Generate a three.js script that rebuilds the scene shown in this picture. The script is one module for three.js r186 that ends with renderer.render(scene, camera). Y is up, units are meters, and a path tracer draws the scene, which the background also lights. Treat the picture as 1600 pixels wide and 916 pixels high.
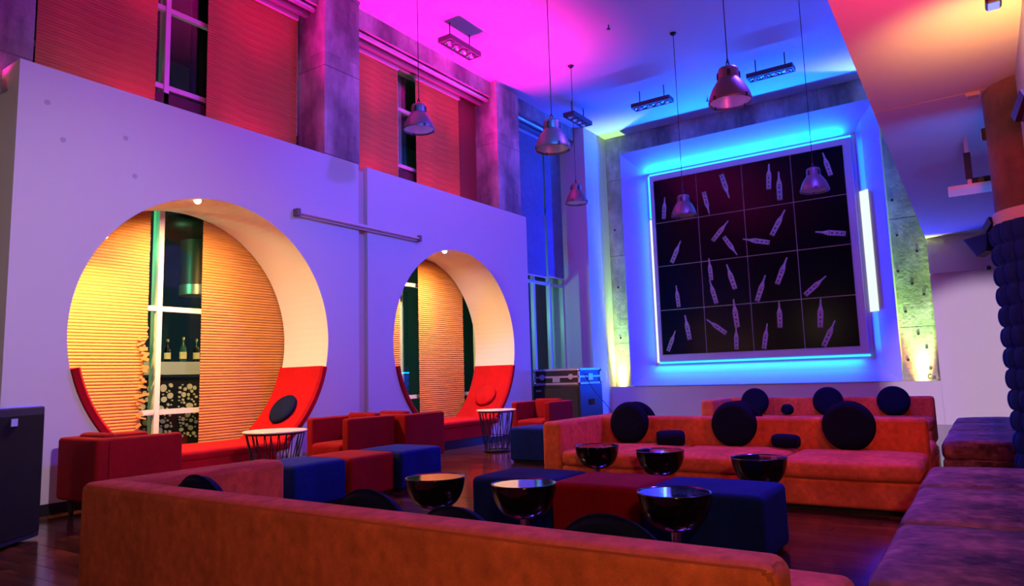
import * as THREE from 'three';
import { mergeGeometries, mergeVertices } from 'three/addons/utils/BufferGeometryUtils.js';
import { RectAreaLightUniformsLib } from 'three/addons/lights/RectAreaLightUniformsLib.js';
import { FontLoader } from 'three/addons/loaders/FontLoader.js';
import { TextGeometry } from 'three/addons/geometries/TextGeometry.js';

// ------------------------------------------------------------------ camera, exposure, lights
RectAreaLightUniformsLib.init();
const scene = new THREE.Scene();
scene.background = new THREE.Color(0x000000);
const camera = new THREE.PerspectiveCamera(45.76, 1600 / 916, 0.05, 100);
camera.position.set(0, 1.25, 0);
camera.rotation.order = 'YXZ';
camera.rotation.set(THREE.MathUtils.degToRad(6.864), THREE.MathUtils.degToRad(34.09), THREE.MathUtils.degToRad(-1.737));
const renderer = new THREE.WebGLRenderer({ antialias: true });
renderer.toneMapping = THREE.LinearToneMapping;
renderer.toneMappingExposure = 1.1;
renderer.shadowMap.enabled = true;

const RED = [1, 0.003, 0.45], BLUE = [0.0, 0.17, 1], LED = [0, 0.014, 1], LEDC = [0, 0.05, 1], LEDT = [0, 0.085, 1], AMBER = [1, 0.42, 0.06], GREEN = [0.22, 1, 0.2], ORANGE = [1, 0.46, 0.16], WARM = [1, 0.58, 0.24], LILAC = [0.9, 0.66, 1], PINK = [1, 0.1, 0.32];
const lin = c => new THREE.Color().setRGB(c[0], c[1], c[2]);
function area(pos, to, w, h, color, intensity) {
  const l = new THREE.RectAreaLight(lin(color), intensity, w, h);
  l.position.set(...pos); l.lookAt(...to); scene.add(l); return l;
}
function point(pos, color, intensity, radius = 1) {
  const l = new THREE.PointLight(lin(color), intensity); l.position.set(...pos); l.castShadow = true; l.shadow.radius = radius; scene.add(l); return l;
}
function spot(pos, to, color, intensity, angle, penumbra = 0.6, radius = 1) {
  const l = new THREE.SpotLight(lin(color), intensity, 0, angle, penumbra); l.position.set(...pos); l.target.position.set(...to); scene.add(l, l.target);
  l.castShadow = true; l.shadow.radius = radius; return l;
}
// intensities in one place
const P = {
  led: 620, red: 130, amberUp: 90, greenUp: 330, niche: 60, soffitAmber: 9, sofaOrange: 54, wallLilac: 76, ceilingBlue: 150, bar: 2.2, washer: 50,
};

// ------------------------------------------------------------------ helpers
let seed = 7;
function rnd() { seed = (seed * 1664525 + 1013904223) >>> 0; return seed / 4294967296; }
const R = (a, b) => a + (b - a) * rnd();
const used = {};
function numbered(n) { used[n] = (used[n] ?? -1) + 1; return used[n] ? n + '_' + String(used[n]).padStart(3, '0') : n; }
function mesh(name, geo, mat, parent) {
  const m = new THREE.Mesh(geo, mat); m.name = name; m.castShadow = m.receiveShadow = true; parent.add(m); return m;
}
function thing(name, label, category, pos = [0, 0, 0], turn = 0, group) {
  const g = new THREE.Group(); g.name = numbered(name); g.position.set(...pos); g.rotation.y = turn;
  g.userData = { label, category }; if (group) g.userData.group = group; scene.add(g); return g;
}
function struct(name, label, category = 'structure') {
  const g = new THREE.Group(); g.name = name; g.userData = { kind: 'structure', label, category }; scene.add(g); return g;
}
function copy(o, pos, turn, label) {
  const c = o.clone(); c.name = numbered(o.name.replace(/_\d{3}$/, '')); c.userData = { ...o.userData }; c.position.set(...pos); c.rotation.y = turn; if (label) c.userData.label = label; scene.add(c); return c;
}
// uv in metres by the dominant axis of the normal
function buv(g, s = 1) {
  const p = g.attributes.position, n = g.attributes.normal, uv = new Float32Array(p.count * 2);
  for (let i = 0; i < p.count; i++) {
    const ax = Math.abs(n.getX(i)), ay = Math.abs(n.getY(i)), az = Math.abs(n.getZ(i));
    let u, v;
    if (ax >= ay && ax >= az) { u = p.getZ(i); v = p.getY(i); } else if (ay >= az) { u = p.getX(i); v = p.getZ(i); } else { u = p.getX(i); v = p.getY(i); }
    uv[2 * i] = u * s; uv[2 * i + 1] = v * s;
  }
  g.setAttribute('uv', new THREE.BufferAttribute(uv, 2)); return g;
}
function box(x0, x1, y0, y1, z0, z1, s = 1) {
  const g = new THREE.BoxGeometry(Math.abs(x1 - x0), Math.abs(y1 - y0), Math.abs(z1 - z0));
  g.translate((x0 + x1) / 2, (y0 + y1) / 2, (z0 + z1) / 2); return buv(g, s);
}
// rounded, slightly puffed box; base at y = 0
function soft(w, h, d, r, o = {}) {
  const { puff = 0, front = 0, sag = 0, inner = 4, wob = 0 } = o, k = 3;
  const axis = len => { const H = len / 2, rr = Math.min(r, H * 0.98), a = []; for (let i = 0; i < k; i++) a.push(-H + rr * i / k); for (let i = 0; i <= inner; i++) a.push(-H + rr + (len - 2 * rr) * i / inner); for (let i = k - 1; i >= 0; i--) a.push(H - rr * i / k); return a; };
  const ax = axis(w), ay = axis(h), az = axis(d), N = ax.length - 1;
  const g0 = new THREE.BoxGeometry(1, 1, 1, N, N, N); g0.deleteAttribute('uv'); g0.deleteAttribute('normal');
  const g = mergeVertices(g0, 1e-4), p = g.attributes.position;
  for (let i = 0; i < p.count; i++) {
    const q = [ax[Math.round((p.getX(i) + 0.5) * N)], ay[Math.round((p.getY(i) + 0.5) * N)], az[Math.round((p.getZ(i) + 0.5) * N)]], L = [w, h, d], c = [0, 0, 0], e = [0, 0, 0]; let m = 0;
    for (let a = 0; a < 3; a++) { const H = L[a] / 2, rr = Math.min(r, H * 0.98); c[a] = Math.max(-H + rr, Math.min(H - rr, q[a])); e[a] = (q[a] - c[a]) / rr; m += e[a] * e[a]; }
    m = Math.sqrt(m); if (m > 0) for (let a = 0; a < 3; a++) { const rr = Math.min(r, L[a] / 2 * 0.98); q[a] = c[a] + e[a] / m * rr; }
    const fx = 1 - Math.pow(2 * q[0] / w, 4), fy = 1 - Math.pow(2 * q[1] / h, 4), fz = 1 - Math.pow(2 * q[2] / d, 4);
    if (puff && q[1] > 0) q[1] += puff * Math.max(0, fx) * Math.max(0, fz);
    if (front && q[2] > 0) q[2] += front * Math.max(0, fx) * Math.max(0, fy);
    if (wob) { q[1] += wob * Math.sin(q[0] * 5.3 + w * 7) * Math.cos(q[2] * 4.1 + d); }
    p.setXYZ(i, q[0], q[1] + h / 2, q[2]);
  }
  g.computeVertexNormals(); return buv(g);
}
function at(g, x, y, z, ry = 0, rx = 0, rz = 0) { if (rx) g.rotateX(rx); if (rz) g.rotateZ(rz); if (ry) g.rotateY(ry); g.translate(x, y, z); return g; }
function rod(a, b, r, seg = 8) {
  const A = new THREE.Vector3(...a), B = new THREE.Vector3(...b), d = B.clone().sub(A), g = new THREE.CylinderGeometry(r, r, d.length(), seg);
  g.applyQuaternion(new THREE.Quaternion().setFromUnitVectors(new THREE.Vector3(0, 1, 0), d.clone().normalize())); g.translate((A.x + B.x) / 2, (A.y + B.y) / 2, (A.z + B.z) / 2); return g;
}
const lathe = (pts, seg = 40) => new THREE.LatheGeometry(pts.map(p => new THREE.Vector2(p[0], p[1])), seg);
const merge = a => mergeGeometries(a.map(g => { const q = g.index ? g.toNonIndexed() : g; for (const k of Object.keys(q.attributes)) if (!['position', 'normal', 'uv'].includes(k)) q.deleteAttribute(k); return q; }));

// ------------------------------------------------------------------ procedural textures
function grid(n) { const a = new Float32Array(n * n); for (let i = 0; i < n * n; i++) a[i] = rnd(); return a; }
function fbmTex(size, base, octaves, sx = 1, sy = 1) {
  const layers = []; for (let o = 0; o < octaves; o++) layers.push([base << o, grid(base << o)]);
  const out = new Float32Array(size * size);
  for (let y = 0; y < size; y++) for (let x = 0; x < size; x++) {
    let v = 0, amp = 0.5, tot = 0;
    for (const [n, g] of layers) {
      const fx = (x / size * n * sx) % n, fy = (y / size * n * sy) % n, ix = Math.floor(fx), iy = Math.floor(fy); let tx = fx - ix, ty = fy - iy; tx = tx * tx * (3 - 2 * tx); ty = ty * ty * (3 - 2 * ty);
      const a = g[(iy % n) * n + ix % n], b = g[(iy % n) * n + (ix + 1) % n], c = g[((iy + 1) % n) * n + ix % n], d = g[((iy + 1) % n) * n + (ix + 1) % n];
      v += amp * (a + (b - a) * tx + (c - a) * ty + (a - b - c + d) * tx * ty); tot += amp; amp *= 0.55;
    }
    out[y * size + x] = v / tot;
  }
  return out;
}
function tex(field, size, fn, srgb = true, repeat = 1) {
  const d = new Uint8Array(size * size * 4);
  for (let i = 0; i < size * size; i++) { const c = fn(field[i], i % size, Math.floor(i / size)); d[4 * i] = c[0]; d[4 * i + 1] = c[1]; d[4 * i + 2] = c[2]; d[4 * i + 3] = 255; }
  const t = new THREE.DataTexture(d, size, size); t.wrapS = t.wrapT = THREE.RepeatWrapping; t.magFilter = THREE.LinearFilter; t.minFilter = THREE.LinearMipmapLinearFilter; t.generateMipmaps = true;
  if (srgb) t.colorSpace = THREE.SRGBColorSpace; t.repeat.set(repeat, repeat); t.needsUpdate = true; return t;
}
const cl = v => Math.max(0, Math.min(255, v));
const nA = fbmTex(512, 4, 6), nB = fbmTex(512, 16, 4), nW = fbmTex(512, 4, 6, 1, 8), nV = fbmTex(512, 16, 5, 1, 0.25);
const speck = Float32Array.from({ length: 512 * 512 }, () => rnd());
const mottle = (rgb, amt, sp = 10, rep = 0.7) => tex(nA, 512, (v, x, y) => { const k = 1 + (v - 0.5) * amt + (nB[y * 512 + x] - 0.5) * amt * 0.7, s = (speck[y * 512 + x] - 0.5) * sp; return [cl(rgb[0] * k + s), cl(rgb[1] * k + s), cl(rgb[2] * k + s)]; }, true, rep);
const grainBump = tex(speck, 512, v => { const g = v * 255; return [g, g, g]; }, false, 3);
const roughBump = tex(nB, 512, v => { const g = cl(v * 255); return [g, g, g]; }, false, 1);

const std = o => new THREE.MeshStandardMaterial(o);
const phys = o => new THREE.MeshPhysicalMaterial(o);
const M = {};
M.white = std({ color: 0xbebbb9, roughness: 0.75, bumpMap: roughBump, bumpScale: 0.001 });
M.charcoal = std({ color: 0x2e2c30, roughness: 0.85 });
M.concrete = std({ map: tex(nA, 512, (v, x, y) => { const k = 132 + (v - 0.5) * 120 + (nV[y * 512 + x] - 0.5) * 60 + (speck[y * 512 + x] - 0.5) * 16; return [cl(k * 1.02), cl(k), cl(k * 0.95)]; }, true, 0.45), roughness: 0.85, bumpMap: roughBump, bumpScale: 0.004 });
M.ceiling = std({ color: 0xbab8b6, roughness: 0.85 });
M.floorBase = std({ color: 0x2a0f0a, roughness: 0.3 });
M.planks = [0, 1, 2].map(k => std({ map: tex(nW, 512, (v, x, y) => { const g = 0.75 + (v - 0.5) * 1.0 + (nV[(x * 512 + y) % 262144] - 0.5) * 0.25, b = [[92, 46, 28], [78, 38, 24], [104, 54, 32]][k]; return [cl(b[0] * g), cl(b[1] * g), cl(b[2] * g)]; }, true, 0.6), roughness: 0.15, bumpMap: roughBump, bumpScale: 0.0006 }));
const velvet = (rgb, amt, sheen, o = {}) => phys({ map: mottle(rgb, amt, 22, 1.6), roughness: 0.9, specularIntensity: 0.25, sheen: 0.2, sheenRoughness: 0.45, sheenColor: new THREE.Color(sheen), bumpMap: grainBump, bumpScale: 0.0012, ...o });
M.terracotta = velvet([202, 98, 68], 0.34, 0xe09070);
M.crimson = velvet([158, 10, 20], 0.18, 0xa02020);
M.wine = velvet([124, 6, 14], 0.18, 0x801018);
M.navy = velvet([8, 30, 96], 0.3, 0x1030a0);
M.navyDark = velvet([8, 18, 52], 0.3, 0x102060);
M.bench = phys({ map: tex(nA, 512, (v, x, y) => { const k = 0.75 + (v - 0.5) * 0.8 + (nV[x * 512 + y] - 0.5) * 0.5 + (nB[y * 512 + x] - 0.5) * 0.4, st = v < 0.33 ? 0.8 : 1; return [cl(150 * k * st), cl(104 * k * st), cl(104 * k * st)]; }, true, 1.3), roughness: 0.85, specularIntensity: 0.3, sheen: 0.3, sheenRoughness: 0.5, sheenColor: new THREE.Color(0x9090c0), bumpMap: roughBump, bumpScale: 0.003 });
M.black = std({ color: 0x0b0b0d, roughness: 0.45 });
M.blackGloss = std({ color: 0x08080b, roughness: 0.12 });
M.glassTop = phys({ color: 0x0b0c12, roughness: 0.06, clearcoat: 1, clearcoatRoughness: 0.05, bumpMap: roughBump, bumpScale: 0.0008 });
M.darkWood = std({ color: 0x1b0d08, roughness: 0.5 });
M.chrome = std({ color: 0xc8c8cc, roughness: 0.18, metalness: 1 });
M.alu = std({ color: 0xb9b6b4, roughness: 0.35, metalness: 0.8 });
M.shade = std({ color: 0x6c6a68, roughness: 0.42, metalness: 0.55 });
M.reflector = std({ color: 0xe6e6ea, roughness: 0.3, metalness: 0.35, side: THREE.DoubleSide });
M.clear = phys({ color: 0xffffff, roughness: 0.12, transmission: 1, thickness: 0, ior: 1.45 });
M.pane = phys({ color: 0xe2efe9, roughness: 0.02, transmission: 1, thickness: 0, ior: 1.5 });
M.blind = std({ map: tex(nW, 512, (v, x, y) => { const g = 0.85 + (v - 0.5) * 0.22; return [cl(204 * g), cl(138 * g), cl(66 * g)]; }, true, 1), roughness: 0.85 });
M.frameWhite = std({ color: 0xbcb8b4, roughness: 0.4 });
M.paleWood = std({ map: mottle([214, 190, 160], 0.2, 6, 2), roughness: 0.4 });
M.teal = std({ color: 0x2b4440, roughness: 0.8 });
M.panelBlack = phys({ color: 0x04050a, roughness: 0.2, specularIntensity: 0.35 });
M.figure = std({ map: mottle([178, 160, 160], 0.25, 20, 2), roughness: 0.6 });
M.figureDark = std({ color: 0x2a2426, roughness: 0.6 });
const glow = (c, k) => std({ color: 0x000000, emissive: lin(c), emissiveIntensity: k, roughness: 1 });

// ------------------------------------------------------------------ the room
const XW = -8.07, HC = 7.85, ZB = -17.33;
{ // floor with single planks where they can be told apart
  const fl = struct('floor', 'dark glossy wooden plank floor', 'floor');
  mesh('subfloor', box(-13.5, 3.4, -0.2, -0.012, -21, 3.4), M.floorBase, fl);
  const W = 0.155, lens = [2.95, 2.2];
  const geos = [2.9, 2.3, 1.7].map(L => buv(new THREE.BoxGeometry(L - 0.004, 0.012, W - 0.004).translate(0, -0.006, 0)));
  for (let r = 0; r < 60; r++) {
    const z = -1.2 - r * W; let x = -8.07 - R(0, 1.2), k = 0;
    while (x < 0.4) {
      const t = Math.floor(R(0, 3)) % 3, L = [2.9, 2.3, 1.7][t]; const m = mesh('plank', geos[t], M.planks[(r * 7 + k * 5 + t) % 3], fl); m.position.set(x + L / 2, R(-0.0008, 0), z); x += L; k++;
    }
  }
  const rest = [];
  for (let z = 3.2; z > -1.15; z -= W) rest.push(box(-9.3, 3.3, -0.012, 0, z - W + 0.004, z));
  for (let z = -1.2 - 60 * W + W / 2; z > -18; z -= W) rest.push(box(-9.3, 3.3, -0.012, 0, z - W + 0.004, z));
  const m = mesh('planks', merge(rest), M.planks[0], fl); m.userData.kind = 'stuff';
}
{
  const c = struct('ceiling', 'high white ceiling', 'ceiling'); mesh('slab', box(-9.6, 3.4, HC, HC + 0.2, -18.6, 3.4), M.ceiling, c);
  // low ceiling under the mezzanine: left edge runs from x -0.66 near the camera to -0.85 at the back wall
  const s = struct('ceiling_low', 'low white soffit beneath the mezzanine', 'ceiling');
  const ed = z => -0.85 + (z + 17.33) * 0.0108;
  const sh = (z0, z1, y0, y1, x1) => { const sp = new THREE.Shape([new THREE.Vector2(ed(z0), -z0), new THREE.Vector2(x1, -z0), new THREE.Vector2(x1, -z1), new THREE.Vector2(ed(z1), -z1)]); const g = new THREE.ExtrudeGeometry(sp, { depth: y1 - y0, bevelEnabled: false }); g.rotateX(-Math.PI / 2); g.translate(0, y0, 0); return buv(g); };
  mesh('soffit_panel', sh(3.3, -8.0, 3.896, 4.3, 3.3), M.white, s); mesh('soffit_panel', sh(-8.008, -17.33, 3.892, 4.3, 3.3), M.white, s);
  mesh('parapet', sh(3.3, -17.33, 4.3, HC, -0.45), M.white, s);
}
{ // left wall with two round openings
  const w = struct('wall_left', 'white inner wall with two big round niche openings', 'wall');
  const CY = 1.865, CR = 1.78;
  const panel = (z0, z1, zc) => {
    const s = new THREE.Shape(); const a0 = Math.asin((0.86) / CR), yb = CY - Math.cos(a0) * CR;
    s.moveTo(-z0, 0); s.lineTo(-zc - 0.86, 0); s.lineTo(-zc - 0.86, yb);
    for (let i = 0; i <= 90; i++) { const t = -a0 - (2 * Math.PI - 2 * a0) * i / 90; s.lineTo(-zc + Math.sin(t) * CR, CY - Math.cos(t) * CR); }
    s.lineTo(-zc + 0.86, 0); s.lineTo(-z1, 0); s.lineTo(-z1, 4.713); s.lineTo(-z0, 4.713); s.closePath();
    const g = new THREE.ExtrudeGeometry(s, { depth: 0.45, bevelEnabled: false }); g.rotateY(Math.PI / 2); g.translate(XW - 0.45, 0, 0); return buv(g);
  };
  const lining = zc => {
    const s = new THREE.Shape(), a0 = Math.asin(0.86 / CR), r1 = CR + 0.05, pts = [];
    for (let i = 0; i <= 90; i++) { const t = -a0 - (2 * Math.PI - 2 * a0) * i / 90; pts.push([-zc + Math.sin(t) * CR, CY - Math.cos(t) * CR]); }
    for (let i = 90; i >= 0; i--) { const t = -a0 - (2 * Math.PI - 2 * a0) * i / 90; pts.push([-zc + Math.sin(t) * r1, CY - Math.cos(t) * r1]); }
    s.setFromPoints(pts.map(p => new THREE.Vector2(...p))); s.closePath();
    const g = new THREE.ExtrudeGeometry(s, { depth: 0.56, bevelEnabled: false, curveSegments: 4 }); g.rotateY(Math.PI / 2); g.translate(XW - 1.01, 0, 0); return buv(g);
  };
  mesh('wall_panel', panel(-2.878, -7.63, -5.23), M.white, w); mesh('wall_panel', panel(-7.82, -12.56, -10.17), M.white, w);
  mesh('niche_lining', lining(-5.23), M.white, w); mesh('niche_lining', lining(-10.17), M.white, w);
  mesh('joint_strip', box(XW - 0.4, XW - 0.07, 0, 4.64, -7.83, -7.62), std({ color: 0xb8a49a, roughness: 0.8 }), w);
  const pg = new THREE.CylinderGeometry(0.03, 0.03, 0.004, 14).rotateZ(Math.PI / 2), pm = std({ color: 0xa09c9c, roughness: 0.8 }); for (const [y, z] of [[4.32, -3.15], [4.15, -3.98], [3.72, -4.1], [3.95, -3.32]]) mesh('filled_hole', pg, pm, w).position.set(XW, y, z);
  const b = struct('baseboard_left', 'black baseboard along the white wall', 'baseboard');
  for (const [a, c] of [[-2.87, -4.35], [-6.11, -7.62], [-7.83, -9.29], [-11.05, -12.56]]) mesh('board', box(XW, XW + 0.015, 0, 0.1, a, c), M.black, b);
}
{ // outer walls that close the room
  const mk = (n, l, g, m) => { const s = struct(n, l, 'wall'); mesh('wall_panel', g, m, s); return s; };
  mk('wall_rear', 'wall behind the viewer', box(-9.6, 3.4, 0, HC, 3.2, 3.4), M.charcoal);
  mk('wall_right', 'charcoal wall on the far right', box(3.2, 3.4, 0, 3.9, -17.6, 3.3), M.charcoal);
  const lf = mk('wall_left_outer', 'concrete outer wall left of the niche wall', box(-9.6, -8.9, 0, HC, -2.4, 3.3), M.concrete);
  mesh('spandrel', box(-9.36, -9.2, 5.02, 5.36, -3.2, -12.3), std({ color: 0x3a1c18, roughness: 0.7 }), lf);
  mesh('jamb', box(-9.22, -9.12, 4.75, 7.5, -11.6, -12.21), std({ color: 0x6a3a2c, roughness: 0.8 }), lf); mesh('beam', box(-9.5, -8.68, 7.5, HC, -2.4, -16.06), M.concrete, lf);
  const wc = mk('wall_corner', 'white corner pier beside the concrete back wall', box(-9.6, -8.40, 0, HC, -16.06, ZB - 0.2), M.white);
  // back wall: concrete in cast panels with open joints, low white wall in front
  const bk = struct('wall_back', 'board-marked concrete back wall behind the blue frame', 'wall');
  mesh('core', box(-8.6, -0.87, 0, HC, ZB - 0.3, ZB - 0.02), std({ color: 0x2c2a28, roughness: 0.9 }), bk);
  const xs = [-8.4, -6.55, -4.7, -2.78, -0.85], ys = [0.3, 2.06, 4.47, 6.6, HC];
  for (let i = 0; i < 4; i++) for (let j = 0; j < 4; j++) mesh('concrete_panel', box(xs[i] + 0.006, xs[i + 1] - 0.006 + (i == 3 ? 0.006 : 0), ys[j] + 0.006, ys[j + 1] - 0.006, ZB - 0.05, ZB), M.concrete, bk);
  const holeG = new THREE.CylinderGeometry(0.03, 0.03, 0.012, 10).rotateX(Math.PI / 2), hm = std({ color: 0x17171a, roughness: 0.9 });
  for (const [x, y] of [[-1.42, 1.35], [-1.05, 1.6], [-1.38, 2.4], [-1.0, 2.75], [-1.45, 3.3], [-1.05, 3.7], [-1.4, 4.1], [-1.43, 4.9], [-1.02, 1.15], [-8.2, 2.2], [-8.2, 3.6], [-8.22, 5.2], [-1.2, 3.0], [-1.18, 1.9]]) mesh('tie_hole', holeG, hm, bk).position.set(x, y, ZB);
  mesh('low_wall', box(-8.4, -0.84, 0, 0.90, ZB + 0.16, ZB + 0.3), M.white, bk);
  mesh('low_wall_cap', box(-8.4, -0.84, 0.3, 0.4, ZB, ZB + 0.16), M.white, bk);
  const sd = struct('wall_back_right', 'white wall right of the concrete', 'wall');
  mesh('wall_panel', box(-0.84, 3.3, 0, 3.9, ZB - 0.3, ZB + 0.33), M.white, sd); mesh('shade_line_step', box(-0.84, 3.3, 3.13, 3.892, ZB + 0.33, ZB + 0.36), M.white, sd);  // upper step is added to draw the shade line across this wall
  const bm = mk('trim_1', 'dropped beam beside the concrete round column', box(0.455, 0.75, 3.0, 3.9, -7.85, -2.0), M.white);
  // dark bar room beyond the glass
  const bar = struct('wall_bar_room', 'dark teal walls of the bar room beyond the glass', 'wall');
  mesh('wall_panel', box(-13.4, -13.2, 0, HC, -2.4, -18.5), M.teal, bar); mesh('wall_panel', box(-13.3, -9.4, 0, HC, -2.5, -2.4), M.teal, bar); mesh('wall_panel', box(-13.3, -9.4, 0, HC, -18.6, -18.4), M.teal, bar);
  mesh('ceiling_panel', box(-13.4, -9.4, HC, HC + 0.15, -2.3, -18.6), M.black, bar);
}
{ // word fragment stencilled at the foot of the concrete
  const font = await new FontLoader().loadAsync('fonts/droid/droid_sans_bold.typeface.json');
  const g = new TextGeometry('Ca', { font, size: 0.1, depth: 0.004, curveSegments: 4 });
  const t = thing('lettering', 'small black letters at the foot of the concrete wall', 'lettering', [-1.1, 0.93, ZB + 0.001]); mesh('letters', g, M.black, t);
}
// concrete columns on the window wall
[[-2.35, -3.16, 'concrete column at the top left corner of the view'], [-7.32, -8.08, 'concrete column rising behind the joint of the white wall'], [-12.2, -13.07, 'concrete column behind the far end of the white wall']].forEach(([a, b, l]) => {
  const t = thing('concrete_column', l, 'column', [-8.91, 0, (a + b) / 2]); const w = Math.abs(b - a);
  for (const [y0, y1] of [[0, 4.92], [4.93, 6.42], [6.43, HC - 0.06]]) mesh('cast_section', box(-0.39, 0.39, y0, y1, -w / 2, w / 2), M.concrete, t);
  mesh('core', box(-0.37, 0.375, 0, HC, -w / 2 + 0.015, w / 2 - 0.015), M.concrete, t); mesh('capital', box(-0.39, 0.405, HC - 0.06, HC, -w / 2 - 0.01, w / 2 + 0.01), M.concrete, t);
});
// windows behind the blinds
let wn = 1;
function windowBay(z0, z1, bars, posts, y0 = 0.05) {
  const t = struct('window_' + wn++, ['tall white framed window behind the nearer round niche', 'tall white framed window behind the farther round niche', 'glazed door bay behind the flight case'][wn - 2], 'window'), X = -9.25;
  const zs = [z0, ...posts, z1], ys = [y0, ...bars, 7.5];
  for (const z of zs) mesh('mullion', box(X - 0.05, X + 0.05, y0, 7.5, z - 0.035, z + 0.035), M.frameWhite, t);
  for (const y of ys) mesh('transom', box(X - 0.035, X + 0.035, y - 0.035, y + 0.035, z1 + 0.035, z0 - 0.035), M.frameWhite, t);
  for (let i = 0; i + 1 < zs.length; i++) for (let j = 0; j + 1 < ys.length; j++) mesh('pane', new THREE.PlaneGeometry(Math.abs(zs[i + 1] - zs[i]) - 0.07, ys[j + 1] - ys[j] - 0.07).rotateY(Math.PI / 2).translate(X, (ys[j] + ys[j + 1]) / 2, (zs[i] + zs[i + 1]) / 2), M.pane, t);
}
windowBay(-3.2, -7.3, [0.92, 2.31, 3.85, 5.45, 6.61], [-5.07]);
windowBay(-8.1, -12.2, [0.92, 3.1, 5.45, 6.61], [-9.72]);
windowBay(-13.1, -16.05, [3.6, 5.45], [-14.6, -15.35]);
// tube rails under the beam
[[-3.18, -7.3], [-8.1, -12.18], [-13.08, -16.04]].forEach(([a, b], i) => {
  const t = thing('blind_rail', ['pair of metal blind rails above the left windows', 'pair of metal blind rails between the two right concrete columns', 'pair of metal blind rails beside the white corner pier'][i], 'rail');
  mesh('tube', rod([-8.78, 7.44, a], [-8.78, 7.44, b], 0.05, 14), M.alu, t); mesh('track', box(-8.98, -8.9, 7.36, 7.44, a, b), M.alu, t);
});
// woven blinds: corrugated sheets of thin slats
function blind(z0, z1, y0, y1, x, label, frayed, plain) {
  const t = thing('woven_blind', label, 'blind', [x, y0, (z0 + z1) / 2]); const w = Math.abs(z1 - z0), h = y1 - y0, pitch = 0.04, n = Math.round(h / pitch), pos = [], uv = [], idx = [], cols = 6;
  for (let i = 0; i <= n * 3; i++) {
    const y = h * i / (n * 3), ph = i % 3, off = [0, plain ? 0 : 0.009, plain ? 0 : 0.009][ph], row = Math.floor(i / 3), tear = frayed ? (Math.sin(row * 1.7) * 0.5 + Math.sin(row * 0.43 + 1) * 0.5) * (y < 1.6 ? 0.03 : 0.004) + (y < 1.6 ? 0.1 * (1.6 - y) / 1.6 : 0) : 0.004 * Math.sin(row * 2.1);
    for (let j = 0; j <= cols; j++) { const s = j / cols, zz = w / 2 - s * w + (j === cols ? tear : 0); pos.push(off + 0.003 * Math.sin(s * 5), y, zz); uv.push(s * w * 0.7, y); }
  }
  const c = cols + 1;
  for (let i = 0; i < n * 3; i++) for (let j = 0; j < cols; j++) { const a = i * c + j; idx.push(a, a + 1, a + c, a + 1, a + c + 1, a + c); }
  const g = new THREE.BufferGeometry(); g.setAttribute('position', new THREE.Float32BufferAttribute(pos, 3)); g.setAttribute('uv', new THREE.Float32BufferAttribute(uv, 2)); g.setIndex(idx);
  const q = g.toNonIndexed(); q.computeVertexNormals(); mesh('slat_sheet', q, plain ? (M.roller ??= std({ map: mottle([92, 98, 112], 0.2), roughness: 0.8, side: THREE.DoubleSide })) : M.blindTwo ??= Object.assign(M.blind.clone(), { side: THREE.DoubleSide }), t);
  mesh('headrail', box(-0.03, 0.05, h - 0.02, h + 0.07, -w / 2, w / 2), M.frameWhite, t); mesh('bottom_bar', box(-0.012, 0.02, -0.03, 0.0, -w / 2 + (frayed ? 0.12 : 0), w / 2), M.paleWood, t);
  if (frayed) { for (let k = 0; k < 26; k++) { const y = R(0.05, 1.5), zz = -w / 2 + 0.02 + R(0.0, 0.09); mesh('frayed_slat', at(new THREE.BoxGeometry(0.01, R(0.02, 0.05), R(0.05, 0.13)), R(0.015, 0.05), y, zz, 0, R(-0.7, 0.7)), M.blind, t); } }
  return t;
}
blind(-3.4, -4.865, 0.45, 7.35, -9.12, 'frayed woven blind filling the left of the nearer round niche', true);
blind(-5.62, -7.24, 0.45, 7.35, -9.12, 'woven blind filling the right of the nearer round niche');
blind(-8.6, -9.66, 0.45, 7.35, -9.12, 'narrow woven blind just right of the middle concrete column');
blind(-10.18, -11.58, 0.45, 7.35, -9.12, 'woven blind hanging in the middle of the farther round niche');
blind(-13.1, -15.1, 3.75, 7.35, -9.13, 'grey roller blind over the upper glass beside the far concrete column', false, true);
blind(-15.13, -15.95, 3.78, 7.35, -9.10, 'grey roller blind over the upper glass beside the white corner pier', false, true);

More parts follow.
